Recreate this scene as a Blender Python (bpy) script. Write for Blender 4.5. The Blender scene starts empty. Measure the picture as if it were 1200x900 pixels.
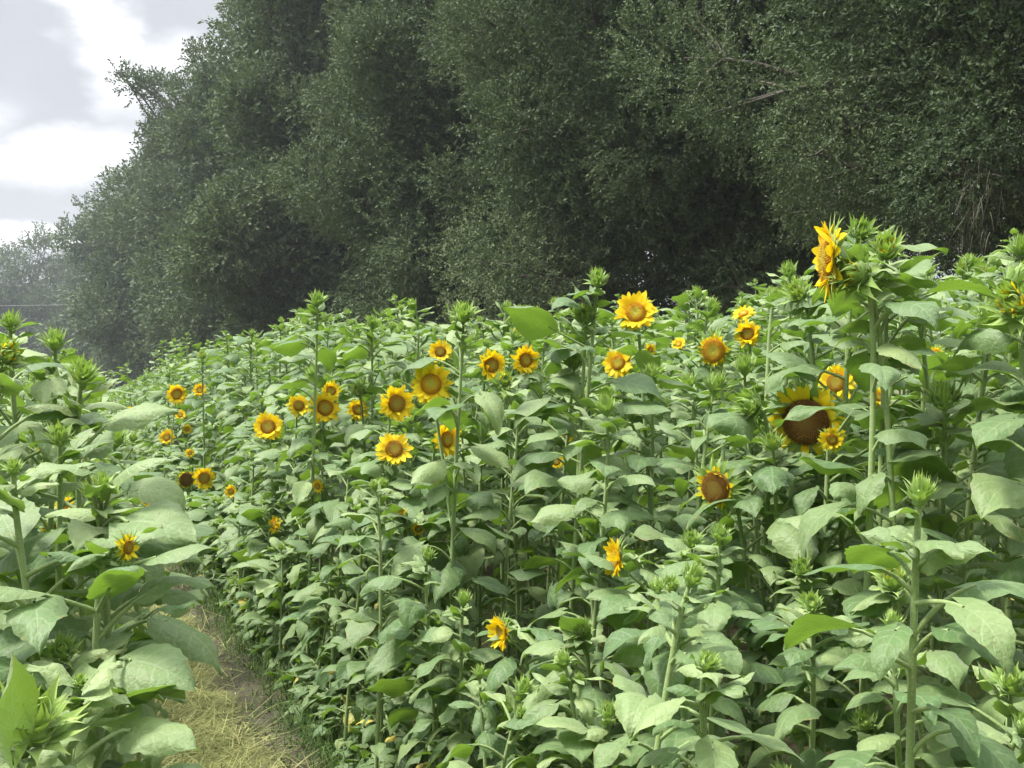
import bpy, math
import numpy as np

rng = np.random.default_rng(11)
PI = math.pi
scene = bpy.context.scene
COL = scene.collection
CAMH = 1.6            # eye height; camera at (0, 0, CAMH) looking along +Y
EDGE, SL = 1.22, 0.45  # the crop's path-side edge: X = EDGE - SL * Y


def to_world(px, py, Y):
    return np.array([(px - 600) / 1200 * Y, Y, CAMH + (440 - py) / 1200 * Y])


def smooth(a, b, x):
    t = np.clip((x - a) / (b - a), 0, 1)
    return t * t * (3 - 2 * t)


def unit(v):
    v = np.asarray(v, float)
    return v / np.maximum(np.linalg.norm(v, axis=-1, keepdims=True), 1e-9)


# ------------------------------------------------------------------ mesh accumulator
class Acc:
    def __init__(self):
        self.v, self.f, self.m, self.d, self.n = [], [], [], [], 0

    def add(self, verts, quads, mat=0, data=None):
        verts = np.asarray(verts, np.float32).reshape(-1, 3)
        quads = np.asarray(quads, np.int32).reshape(-1, 4)
        if data is None:
            data = np.zeros((len(verts), 4), np.float32)
        self.v.append(verts)
        self.f.append(quads + self.n)
        self.m.append(np.full(len(quads), mat, np.int32))
        self.d.append(np.asarray(data, np.float32).reshape(-1, 4))
        self.n += len(verts)

    def mesh(self, name, mats):
        v = np.concatenate(self.v); f = np.concatenate(self.f)
        m = np.concatenate(self.m); d = np.concatenate(self.d)
        me = bpy.data.meshes.new(name)
        me.vertices.add(len(v)); me.vertices.foreach_set('co', v.ravel())
        tri = f[:, 3] == f[:, 2]
        cnt = np.where(tri, 3, 4).astype(np.int32)
        keep = np.ones((len(f), 4), bool); keep[tri, 3] = False
        loops = f[keep]
        start = np.concatenate([[0], np.cumsum(cnt)[:-1]]).astype(np.int32)
        me.loops.add(len(loops)); me.loops.foreach_set('vertex_index', loops.astype(np.int32))
        me.polygons.add(len(f)); me.polygons.foreach_set('loop_start', start)
        me.polygons.foreach_set('material_index', m)
        for mm in mats:
            me.materials.append(mm)
        a = me.attributes.new('data', 'FLOAT_COLOR', 'POINT')
        a.data.foreach_set('color', d.ravel())
        me.update(calc_edges=True)
        return me


def link(name, me, parent=None, loc=None):
    o = bpy.data.objects.new(name, me)
    COL.objects.link(o)
    if parent is not None:
        o.parent = parent
    if loc is not None:
        o.location = [float(c) for c in loc]
    return o


def thing(name, loc, label, cat, group=None):
    o = link(name, None, None, loc)
    o.empty_display_size = 0.1
    o['label'] = label; o['category'] = cat
    if group:
        o['group'] = group
    return o


def grid_quads(nu, nv, k=1, closed=False):
    """quads of k grids of nu x nv verts (row-major, v fastest)"""
    i = np.arange(nu - 1)[:, None]; nj = nv if closed else nv - 1
    j = np.arange(nj)[None, :]; j2 = (j + 1) % nv
    q = np.stack([i * nv + j, (i + 1) * nv + j, (i + 1) * nv + j2, i * nv + j2], -1).reshape(-1, 4)
    return (np.arange(k)[:, None, None] * (nu * nv) + q[None]).reshape(-1, 4)


def tube(acc, pts, rad, sides=7, mat=0, var=0.5, fluted=0.0):
    pts = np.asarray(pts, float); n = len(pts)
    rad = np.broadcast_to(np.asarray(rad, float), (n,))
    T = unit(np.gradient(pts, axis=0))
    ref = np.tile(np.array([0.31, 0.95, 0.1]), (n, 1))
    U = unit(np.cross(T, ref)); V = np.cross(T, U)
    a = np.arange(sides) / sides * 2 * PI
    r = 1 + fluted * np.cos(a * 3)[None, :]
    P = pts[:, None] + rad[:, None, None] * r[..., None] * (np.cos(a)[None, :, None] * U[:, None] + np.sin(a)[None, :, None] * V[:, None])
    d = np.zeros((n, sides, 4)); d[..., 0] = np.linspace(0, 1, n)[:, None]; d[..., 2] = var
    acc.add(P, grid_quads(n, sides, 1, True), mat, d)


def bezier(p0, p1, p2, p3, n):
    t = np.linspace(0, 1, n)[:, None]
    return (1 - t) ** 3 * p0 + 3 * (1 - t) ** 2 * t * p1 + 3 * (1 - t) * t * t * p2 + t ** 3 * p3


# ------------------------------------------------------------------ node helpers / materials
class NT:
    def __init__(self, tree):
        self.t = tree; tree.nodes.clear()

    def n(self, typ, **kw):
        nd = self.t.nodes.new(typ)
        for k, v in kw.items():
            if k == 'ins':
                for kk, vv in v.items():
                    self.set(nd, kk, vv)
            else:
                setattr(nd, k, v)
        return nd

    def set(self, nd, key, val):
        s = nd.inputs[key]
        if isinstance(val, bpy.types.NodeSocket):
            self.t.links.new(val, s)
        else:
            s.default_value = val

    def math(self, op, a, b=None, c=None, clamp=False):
        nd = self.n('ShaderNodeMath', operation=op, use_clamp=clamp)
        for i, x in enumerate((a, b, c)):
            if x is not None:
                self.set(nd, i, x)
        return nd.outputs[0]

    def mix(self, f, a, b, blend='MIX'):
        nd = self.n('ShaderNodeMix', data_type='RGBA', blend_type=blend)
        self.set(nd, 0, f); self.set(nd, 6, a); self.set(nd, 7, b)
        return nd.outputs[2]

    def ss(self, x, lo, hi, a=0.0, b=1.0):
        nd = self.n('ShaderNodeMapRange', interpolation_type='SMOOTHSTEP')
        for i, v in enumerate((x, lo, hi, a, b)):
            self.set(nd, i, v)
        return nd.outputs[0]

    def noise(self, scale, detail=3.0, vec=None, rough=0.5, dist=0.0):
        nd = self.n('ShaderNodeTexNoise', ins={'Scale': scale, 'Detail': detail, 'Roughness': rough, 'Distortion': dist})
        if vec is None:
            vec = self.n('ShaderNodeNewGeometry').outputs['Position']
        self.set(nd, 'Vector', vec)
        return nd.outputs['Fac']

    def data(self):
        at = self.n('ShaderNodeAttribute', attribute_name='data')
        sp = self.n('ShaderNodeSeparateColor'); self.set(sp, 0, at.outputs['Color'])
        return sp.outputs[0], sp.outputs[1], sp.outputs[2], at.outputs['Alpha']

    def bump(self, h, strength=0.3, dist=0.01):
        b = self.n('ShaderNodeBump', ins={'Strength': strength, 'Distance': dist, 'Height': h})
        return b.outputs[0]


def rgb(r, g, b):
    return (r, g, b, 1.0)


def new_mat(name):
    m = bpy.data.materials.new(name); m.use_nodes = True
    return m, NT(m.node_tree)


def finish(nt, color, rough=0.6, spec=0.3, normal=None, trans=0.0, tcolor=None, sheen=0.0):
    p = nt.n('ShaderNodeBsdfPrincipled')
    nt.set(p, 'Base Color', color); nt.set(p, 'Roughness', rough); nt.set(p, 'Specular IOR Level', spec)
    if sheen:
        nt.set(p, 'Sheen Weight', sheen); nt.set(p, 'Sheen Roughness', 0.5)
    if normal is not None:
        nt.set(p, 'Normal', normal)
    out = nt.n('ShaderNodeOutputMaterial')
    sh = p.outputs[0]
    if trans:
        t = nt.n('ShaderNodeBsdfTranslucent'); nt.set(t, 'Color', tcolor if tcolor is not None else color)
        mx = nt.n('ShaderNodeMixShader'); nt.set(mx, 0, trans)
        nt.t.links.new(p.outputs[0], mx.inputs[1]); nt.t.links.new(t.outputs[0], mx.inputs[2])
        sh = mx.outputs[0]
    nt.t.links.new(sh, out.inputs[0])


def mat_leaf():
    m, nt = new_mat('sunflower_leaf')
    t, s, var, yel = nt.data()
    a = nt.math('ABSOLUTE', nt.math('MULTIPLY_ADD', s, 2.0, -1.0))       # 0 midrib .. 1 edge
    mid = nt.ss(a, 0.02, 0.07, 1.0, 0.0)
    ph = nt.math('FRACT', nt.math('ADD', nt.math('MULTIPLY', nt.math('SUBTRACT', nt.math('POWER', t, 0.8), nt.math('MULTIPLY', nt.math('POWER', a, 1.4), 0.30)), 5.2), nt.math('MULTIPLY', nt.noise(14.0, 2.0), 0.6)))
    side = nt.ss(nt.math('ABSOLUTE', nt.math('SUBTRACT', ph, 0.5)), 0.04, 0.14, 1.0, 0.0)
    side = nt.math('MULTIPLY', side, nt.ss(a, 0.75, 1.0, 0.7, 0.0))
    vein = nt.math('MAXIMUM', mid, side)
    nz = nt.noise(110.0, 4.0)
    nz2 = nt.noise(17.0, 3.0)
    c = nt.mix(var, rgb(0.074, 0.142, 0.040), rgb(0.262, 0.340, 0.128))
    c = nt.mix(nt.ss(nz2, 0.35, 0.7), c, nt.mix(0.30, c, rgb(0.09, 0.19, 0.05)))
    c = nt.mix(nt.math('MULTIPLY', vein, 0.30), c, rgb(0.30, 0.38, 0.19))
    c = nt.mix(nt.math('MULTIPLY', nt.ss(nz, 0.55, 0.75), 0.30), c, rgb(0.24, 0.28, 0.16))
    yc = nt.mix(nt.ss(nt.noise(70.0, 3.0), 0.45, 0.65), rgb(0.55, 0.49, 0.08), rgb(0.30, 0.20, 0.05))
    yf = nt.ss(nt.math('ADD', yel, nt.math('MULTIPLY', nz2, 0.3)), 0.75, 1.0)
    c = nt.mix(yf, c, yc)
    spot = nt.ss(nt.noise(130.0, 1.0), 0.71, 0.73)
    c = nt.mix(nt.math('MULTIPLY', spot, 0.6), c, rgb(0.12, 0.08, 0.03))
    dry = nt.math('MULTIPLY', nt.ss(nt.math('ADD', a, nt.math('MULTIPLY', t, 0.35)), 0.95, 1.25), nt.ss(nz2, 0.58, 0.68))
    c = nt.mix(nt.math('MULTIPLY', dry, 0.7), c, rgb(0.26, 0.19, 0.06))
    geo = nt.n('ShaderNodeNewGeometry')
    c = nt.mix(geo.outputs['Backfacing'], c, nt.mix(0.45, c, rgb(0.20, 0.34, 0.05)))
    tc = nt.mix(yf, rgb(0.24, 0.42, 0.035), rgb(0.50, 0.36, 0.04))
    h = nt.math('ADD', nt.math('MULTIPLY', vein, -0.10), nt.math('MULTIPLY', nz, 0.6))
    finish(nt, c, 0.52, 0.42, nt.bump(h, 0.8, 0.006), 0.24, tc, 0.20)
    return m


def mat_stem():
    m, nt = new_mat('sunflower_stem')
    t, s, var, _ = nt.data()
    nz = nt.noise(260.0, 3.0)
    c = nt.mix(var, rgb(0.14, 0.23, 0.055), rgb(0.24, 0.33, 0.11))
    c = nt.mix(nt.ss(nz, 0.45, 0.7), c, nt.mix(0.5, c, rgb(0.34, 0.42, 0.22)))
    c = nt.mix(nt.ss(nt.noise(9.0, 3.0), 0.5, 0.75), c, nt.mix(0.5, c, rgb(0.16, 0.17, 0.06)))
    finish(nt, c, 0.6, 0.3, nt.bump(nz, 0.4, 0.003), 0.0, None, 0.25)
    return m


def mat_bract():
    m, nt = new_mat('sunflower_bract')
    t, s, var, _ = nt.data()
    nz = nt.noise(160.0, 3.0)
    c = nt.mix(var, rgb(0.16, 0.28, 0.06), rgb(0.30, 0.44, 0.11))
    c = nt.mix(nt.ss(t, 0.3, 1.0), c, nt.mix(0.6, c, rgb(0.42, 0.52, 0.14)))
    finish(nt, c, 0.55, 0.3, nt.bump(nz, 0.3, 0.002), 0.25, rgb(0.32, 0.48, 0.06), 0.2)
    return m


def mat_petal():
    m, nt = new_mat('sunflower_petal')
    t, s, var, _ = nt.data()
    st = nt.n('ShaderNodeTexWave', ins={'Scale': 1.0})
    vec = nt.n('ShaderNodeCombineXYZ'); nt.set(vec, 0, nt.math('MULTIPLY', s, 5.0)); nt.set(vec, 1, nt.math('MULTIPLY', t, 0.5))
    nt.set(st, 'Vector', vec.outputs[0])
    c = nt.mix(var, rgb(0.89, 0.69, 0.008), rgb(0.94, 0.83, 0.035))
    c = nt.mix(nt.ss(t, 0.0, 0.35, 0.30, 0.0), c, rgb(0.84, 0.42, 0.003))
    c = nt.mix(nt.math('MULTIPLY', st.outputs['Fac'], 0.2), c, rgb(0.78, 0.42, 0.003))
    finish(nt, c, 0.5, 0.25, nt.bump(st.outputs['Fac'], 0.3, 0.002), 0.40, rgb(0.97, 0.66, 0.008))
    return m


def mat_disc():
    m, nt = new_mat('sunflower_disc')
    r, s, var, tip = nt.data()
    nz = nt.noise(420.0, 3.0)
    # var: 0 young (greenish yellow eye, orange ring) .. 1 ripe (dark brown)
    young = nt.mix(nt.ss(r, 0.25, 0.7), rgb(0.50, 0.46, 0.05), rgb(0.62, 0.36, 0.016))
    young = nt.mix(nt.ss(r, 0.72, 0.95), young, rgb(0.56, 0.24, 0.010))
    ripe = nt.mix(nt.ss(r, 0.1, 0.8), rgb(0.20, 0.125, 0.025), rgb(0.15, 0.070, 0.016))
    c = nt.mix(var, young, ripe)
    c = nt.mix(nt.math('MULTIPLY', tip, 0.75), c, nt.mix(var, rgb(0.80, 0.46, 0.03), rgb(0.40, 0.22, 0.03)))
    c = nt.mix(nt.ss(nz, 0.35, 0.6, 0.35, 0.0), c, rgb(0.08, 0.04, 0.008))
    finish(nt, c, 0.75, 0.2, nt.bump(nz, 0.6, 0.004))
    return m


def mat_oak(name, ca, cb, cc):
    m, nt = new_mat(name)
    t, s, var, _ = nt.data()
    c = nt.mix(nt.ss(var, 0.0, 0.75), rgb(*ca), rgb(*cb))
    c = nt.mix(nt.ss(var, 0.8, 1.0), c, rgb(*cc))
    geo = nt.n('ShaderNodeNewGeometry')
    c = nt.mix(geo.outputs['Backfacing'], c, nt.mix(0.3, c, rgb(0.13, 0.15, 0.10)))
    finish(nt, c, 0.6, 0.13, None, 0.2, nt.mix(0.5, c, rgb(0.12, 0.18, 0.03)))
    return m


def mat_bark():
    m, nt = new_mat('oak_bark')
    nz = nt.noise(7.0, 6.0, None, 0.65)
    w = nt.noise(30.0, 3.0)
    c = nt.mix(nz, rgb(0.055, 0.048, 0.040), rgb(0.21, 0.19, 0.16))
    c = nt.mix(nt.ss(w, 0.55, 0.7), c, rgb(0.16, 0.17, 0.13))
    finish(nt, c, 0.9, 0.1, nt.bump(nz, 0.8, 0.05))
    return m


def mat_moss():
    m, nt = new_mat('spanish_moss')
    t, s, var, _ = nt.data()
    c = nt.mix(var, rgb(0.06, 0.06, 0.045), rgb(0.13, 0.125, 0.095))
    finish(nt, c, 0.85, 0.1, None, 0.2)
    return m


def mat_ground():
    m, nt = new_mat('field_soil')
    geo = nt.n('ShaderNodeNewGeometry')
    P = geo.outputs['Position']
    a = nt.noise(0.5, 5.0, P); b = nt.noise(9.0, 6.0, P, 0.65); c3 = nt.noise(60.0, 4.0, P)
    soil = nt.mix(b, rgb(0.075, 0.055, 0.038), rgb(0.16, 0.125, 0.09))
    grass = nt.mix(c3, rgb(0.05, 0.085, 0.022), rgb(0.14, 0.17, 0.05))
    c = nt.mix(nt.ss(nt.math('ADD', a, nt.math('MULTIPLY', b, 0.3)), 0.52, 0.72), soil, grass)
    finish(nt, c, 0.95, 0.1, nt.bump(nt.math('ADD', b, nt.math('MULTIPLY', c3, 0.4)), 0.8, 0.04))
    return m


def mat_path():
    m, nt = new_mat('path_soil')
    u, s, var, _ = nt.data()       # u: across the path 0 (left) .. 1 (crop side)
    geo = nt.n('ShaderNodeNewGeometry'); P = geo.outputs['Position']
    b = nt.noise(6.0, 6.0, P, 0.65); f = nt.noise(70.0, 5.0, P, 0.6); g = nt.noise(2.2, 3.0, P)
    mud = nt.mix(f, rgb(0.052, 0.048, 0.032), rgb(0.14, 0.128, 0.084))
    straw = nt.mix(f, rgb(0.105, 0.12, 0.038), rgb(0.31, 0.31, 0.115))
    straw = nt.mix(nt.ss(b, 0.5, 0.7), straw, rgb(0.13, 0.14, 0.045))
    k = nt.ss(nt.math('ADD', u, nt.math('ADD', nt.math('MULTIPLY_ADD', g, 0.30, -0.15), nt.math('MULTIPLY_ADD', b, 0.16, -0.08))), 0.58, 0.74)
    c = nt.mix(k, straw, mud)
    finish(nt, c, 0.95, 0.12, nt.bump(nt.math('ADD', b, nt.math('MULTIPLY', f, 0.5)), 0.9, 0.03))
    return m


def mat_blade(name, ca, cb):
    m, nt = new_mat(name)
    t, s, var, _ = nt.data()
    c = nt.mix(var, rgb(*ca), rgb(*cb))
    finish(nt, c, 0.6, 0.25, None, 0.25)
    return m


def mat_wire():
    m, nt = new_mat('wire_aluminium')
    nz = nt.noise(3.0, 2.0)
    finish(nt, nt.mix(nz, rgb(0.34, 0.35, 0.36), rgb(0.46, 0.47, 0.48)), 0.5, 0.5)
    return m


def mat_wood():
    m, nt = new_mat('weathered_pole_wood')
    nz = nt.noise(12.0, 5.0)
    finish(nt, nt.mix(nz, rgb(0.12, 0.10, 0.08), rgb(0.24, 0.21, 0.17)), 0.85, 0.2, nt.bump(nz, 0.5, 0.02))
    return m


M_LEAF, M_STEM, M_BRACT, M_PETAL, M_DISC = mat_leaf(), mat_stem(), mat_bract(), mat_petal(), mat_disc()
M_BARK, M_MOSS = mat_bark(), mat_moss()
M_OAK = mat_oak('oak_leaf', (0.060, 0.097, 0.050), (0.134, 0.178, 0.088), (0.155, 0.185, 0.092))
M_FAR = mat_oak('far_tree_leaf', (0.075, 0.11, 0.06), (0.13, 0.17, 0.09), (0.19, 0.22, 0.14))

# ------------------------------------------------------------------ sunflower parts
LEAF_LOD = {0: (15, 9), 1: (9, 7), 2: (6, 5), 3: (5, 3)}


def add_leaves(acc, base, az, L, pet, pet_el, pitch, droop, wid, roll, fold, var, yel, lod):
    """K heart-shaped leaves with petioles. base (K,3) on the stem; everything else (K,)."""
    K = len(az)
    if K == 0:
        return
    nt_, ns = LEAF_LOD[lod]
    H = np.stack([np.cos(az), np.sin(az), np.zeros(K)], -1)
    Z = np.array([0, 0, 1.0])
    # petiole: leaves the stem at pet_el and arches over to the blade pitch
    n_p = 6 if lod < 2 else 4
    tt = np.linspace(0, 1, n_p)
    ang = pet_el[:, None] + (pitch - pet_el)[:, None] * tt[None] ** 1.5
    st = pet[:, None] / (n_p - 1)
    x = np.concatenate([np.zeros((K, 1)), np.cumsum(np.cos(ang[:, :-1]) * st, 1)], 1)
    z = np.concatenate([np.zeros((K, 1)), np.cumsum(np.sin(ang[:, :-1]) * st, 1)], 1)
    P = base[:, None] + x[..., None] * H[:, None] + z[..., None] * Z
    S = np.stack([-np.sin(az), np.cos(az), np.zeros(K)], -1)
    if lod < 3:
        sd = 5 if lod < 2 else 4
        N = -np.sin(ang)[..., None] * H[:, None] + np.cos(ang)[..., None] * Z
        a = np.arange(sd) / sd * 2 * PI
        r = (0.0038 if lod < 2 else 0.0042) * np.linspace(1.25, 0.8, n_p)
        R = P[:, :, None] + r[None, :, None, None] * (np.cos(a)[None, None, :, None] * S[:, None, None] + np.sin(a)[None, None, :, None] * N[:, :, None])
        d = np.zeros((K, n_p, sd, 4)); d[..., 2] = 0.75
        acc.add(R, grid_quads(n_p, sd, K, True), 1, d)
    # blade
    B0 = P[:, -1]
    t = np.linspace(0, 1, nt_) ** 0.9
    ang = pitch[:, None] - droop[:, None] * t[None] ** 1.3
    dt = np.diff(t)[None] * L[:, None]
    x = np.concatenate([np.zeros((K, 1)), np.cumsum(np.cos(ang[:, :-1]) * dt, 1)], 1)
    z = np.concatenate([np.zeros((K, 1)), np.cumsum(np.sin(ang[:, :-1]) * dt, 1)], 1)
    C = B0[:, None] + x[..., None] * H[:, None] + z[..., None] * Z
    T = np.cos(ang)[..., None] * H[:, None] + np.sin(ang)[..., None] * Z
    N = -np.sin(ang)[..., None] * H[:, None] + np.cos(ang)[..., None] * Z
    Sb = np.broadcast_to(S[:, None], T.shape)
    cr = np.cos(roll)[:, None, None]; sr = np.sin(roll)[:, None, None]
    S2 = Sb * cr + N * sr; N2 = N * cr - Sb * sr
    s = np.linspace(-1, 1, ns)
    w = t ** 0.5 * (1 - t) ** 1.12
    w = w / w.max()
    w = np.maximum(w, np.where(t == 0, 0.12, 0.0))
    W = (L * wid * 0.5)[:, None] * w[None]
    if lod < 2:
        W = W * (1 + 0.045 * np.where(np.arange(nt_) % 2 == 0, 1, -1)[None] * (t[None] > 0.08) * (t[None] < 0.95))
    ph = rng.uniform(0, 6.28, (K, 1, 1))
    ab = np.abs(s)[None, None]
    wave = np.sin(t[None, :, None] * rng.uniform(7, 12, (K, 1, 1)) + ph + s[None, None] * 1.3) * ab ** 2 * L[:, None, None] * rng.uniform(0.02, 0.085, (K, 1, 1))
    up = W[..., None] * (fold[:, None, None] * ab - rng.uniform(0.1, 0.85, (K, 1, 1)) * ab ** 2.2) + wave
    back = -0.24 * L[:, None, None] * ab ** 1.4 * ((1 - t) ** 3)[None, :, None]
    Q = C[:, :, None] + (W[..., None] * s[None, None])[..., None] * S2[:, :, None] + up[..., None] * N2[:, :, None] + back[..., None] * T[:, :, None]
    d = np.zeros((K, nt_, ns, 4))
    d[..., 0] = t[None, :, None]; d[..., 1] = (s * 0.5 + 0.5)[None, None]; d[..., 2] = var[:, None, None]; d[..., 3] = yel[:, None, None]
    acc.add(Q, grid_quads(nt_, ns, K), 0, d)


def frame(A):
    A = unit(A)
    U = np.cross([0, 0, 1.0], A)
    if np.linalg.norm(U) < 0.1:
        U = np.array([1.0, 0, 0])
    U = unit(U); V = np.cross(A, U)
    return A, U, V


def revolve(acc, C, A, U, V, prof, sides, mat, dat):
    """prof: list of (r, h) along A"""
    a = np.arange(sides) / sides * 2 * PI
    pr = np.array(prof)
    P = C + pr[:, 0][:, None, None] * (np.cos(a)[None, :, None] * U + np.sin(a)[None, :, None] * V) + pr[:, 1][:, None, None] * A
    d = np.zeros((len(pr), sides, 4)); d[...] = np.asarray(dat)[:, None, :]
    acc.add(P, grid_quads(len(pr), sides, 1, True), mat, d)


def add_blades(acc, C, A, U, V, ang, r0, h0, L, W, el0, bend, mat, var, nt_=6, ns=3, tipw=1.0, cup=0.3, side=None):
    """K petals or bracts around axis A: start at radius r0, height h0, leave at elevation el0 over the disc
    plane (pi/2 = along A) and bend by `bend` over their length."""
    K = len(ang)
    R = np.cos(ang)[:, None] * U + np.sin(ang)[:, None] * V
    S = -np.sin(ang)[:, None] * U + np.cos(ang)[:, None] * V
    t = np.linspace(0, 1, nt_)
    e = el0[:, None] + bend[:, None] * t[None]
    dt = (L / (nt_ - 1))[:, None]
    x = np.concatenate([np.zeros((K, 1)), np.cumsum(np.cos(e[:, :-1]) * dt, 1)], 1) + np.asarray(r0)[..., None]
    z = np.concatenate([np.zeros((K, 1)), np.cumsum(np.sin(e[:, :-1]) * dt, 1)], 1) + np.asarray(h0)[..., None]
    sw = np.zeros((K, nt_)) if side is None else side[:, None] * (t ** 2)[None] * L[:, None]
    P = C + x[..., None] * R[:, None] + z[..., None] * A + sw[..., None] * S[:, None]
    Nn = -np.sin(e)[..., None] * R[:, None] + np.cos(e)[..., None] * A
    s = np.linspace(-1, 1, ns)
    if tipw == 'bract':
        w = np.where(t < 0.3, 1.0, ((1 - t) / 0.7) ** 1.6) * (0.75 + 0.25 * np.minimum(t / 0.2, 1)) + 0.03
    else:
        w = (t * 0.9 + 0.1) ** 0.5 * (1.02 - t) ** 0.62; w = w / w.max()
    Wd = (W * 0.5)[:, None] * w[None]
    Q = P[:, :, None] + (Wd[..., None] * s)[..., None] * S[:, None, None] + (Wd[..., None] * cup * np.abs(s))[..., None] * Nn[:, :, None]
    d = np.zeros((K, nt_, ns, 4)); d[..., 0] = t[None, :, None]; d[..., 1] = (s * .5 + .5)[None, None]; d[..., 2] = var[:, None, None]
    acc.add(Q, grid_quads(nt_, ns, K), mat, d)


def flower_parts(C, A, diam, ripe, lod, petal_el=.12, petal_keep=1.0, droopy=0.0, disc_ratio=0.42, ragged=None):
    """returns (head acc, petals acc, disc acc); C is the middle of the disc's face"""
    if ragged is None:
        ragged = rng.uniform(0, .4)
    petal_el = petal_el + rng.normal(0, .15)
    A, U, V = frame(A)
    tw = rng.uniform(0, 6.28); U, V = math.cos(tw) * U + math.sin(tw) * V, math.cos(tw) * V - math.sin(tw) * U
    rd = diam * 0.5 * disc_ratio; pl = diam * 0.5 - rd * 0.92
    U2 = U * 1.0
    head, pet, disc = Acc(), Acc(), Acc()
    sd = 18 if lod < 2 else 10
    # receptacle back
    revolve(head, C, A, U2, V, [(0.008, -rd * 0.95 - 0.012), (0.014, -rd * 0.8), (rd * 0.6, -rd * 0.55), (rd * 1.0, -rd * 0.3), (rd * 1.06, -0.004)], sd, 0,
            [(0, 0, .3, 0)] * 5)
    nb = 15 if lod < 2 else 10
    for k in range(2):
        a = (np.arange(nb) + k * .5) / nb * 2 * PI + rng.normal(0, .08, nb)
        add_blades(head, C, A, U2, V, a, np.full(nb, rd * (0.95 - .1 * k)), np.full(nb, -rd * (.3 + .12 * k)), rng.uniform(.75, 1.1, nb) * (rd * .8 + .02),
                   rng.uniform(.8, 1.1, nb) * (rd * .45), rng.uniform(-.1, .5, nb) - .15 * k, rng.uniform(-.9, .1, nb), 0, rng.uniform(.2, .8, nb), 6, 3, 'bract')
    # ray petals
    npl = 22
    for k in range(2):
        a = (np.arange(npl) + .5 * k) / npl * 2 * PI + rng.normal(0, .07, npl)
        keep = rng.random(npl) < petal_keep
        a = a[keep]; n = len(a)
        if n == 0:
            continue
        el = rng.normal(petal_el + .12 * k, .20 + ragged * .5, n)
        if droopy:
            # petals fall towards the ground
            down = -(np.cos(a) * U2[2] + np.sin(a) * V[2])
            el = el - droopy * rng.uniform(.3, 1.0, n)
        add_blades(pet, C, A, U2, V, a, np.full(n, rd * .90), np.full(n, -rd * .12 - .003 * (1 - k)), rng.uniform(.70, 1.14, n) * pl * (1.0 - .06 * k) * (1 - ragged * rng.random(n)),
                   rng.uniform(.85, 1.15, n) * pl * .42, el, rng.normal(-.25 if k == 0 else .1, .3, n), 0, rng.uniform(0, 1, n),
                   7 if lod < 2 else 5, 3, 1.0, rng.uniform(-.1, .4), rng.normal(0, .10, n))
    # disc: dome + phyllotaxis florets
    nr = 7
    rr = np.linspace(1, 0.02, nr)
    hh = rd * (0.20 * np.sqrt(np.maximum(1 - rr ** 2, 0)) - 0.10 * np.exp(-(rr / .35) ** 2) * (1 - ripe) - .02)
    prof = [(rd * 1.0, -rd * .25)] + [(rd * r, h) for r, h in zip(rr, hh)]
    dat = [(1, 0, ripe, 0)] + [(r, 0, ripe, 0) for r in rr]
    revolve(disc, C, A, U2, V, prof, sd, 0, dat)
    nf = {0: 420, 1: 240, 2: 90, 3: 40}[lod]
    i = np.arange(nf) + .5
    r = np.sqrt(i / nf); th = i * 2.39996
    hb = rd * (0.20 * np.sqrt(np.maximum(1 - r ** 2, 0)) - 0.10 * np.exp(-(r / .35) ** 2) * (1 - ripe) - .02)
    cen = C + (rd * r)[:, None] * (np.cos(th)[:, None] * U2 + np.sin(th)[:, None] * V) + hb[:, None] * A
    fs = rd * 1.55 / math.sqrt(nf)
    hgt = fs * np.where(r > .55, rng.uniform(1.2, 2.4, nf), rng.uniform(.5, .9, nf))
    R = np.cos(th)[:, None] * U2 + np.sin(th)[:, None] * V; S = -np.sin(th)[:, None] * U2 + np.cos(th)[:, None] * V
    dirn = unit(A[None] + R * (r * .6)[:, None] + rng.normal(0, .12, (nf, 3)))
    fv = np.stack([cen + fs * .5 * R, cen + fs * .5 * S, cen - fs * .5 * R, cen - fs * .5 * S, cen + dirn * hgt[:, None]], 1)
    fd = np.zeros((nf, 5, 4)); fd[..., 0] = r[:, None]; fd[..., 2] = ripe; fd[:, 4, 3] = np.where(r > .5, 1.0, .35) * rng.uniform(.4, 1, nf)
    q = (np.arange(nf)[:, None, None] * 5 + np.array([[0, 1, 4, 4], [1, 2, 4, 4], [2, 3, 4, 4], [3, 0, 4, 4]])[None]).reshape(-1, 4)
    disc.add(fv, q, 0, fd)
    return head, pet, disc


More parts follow.
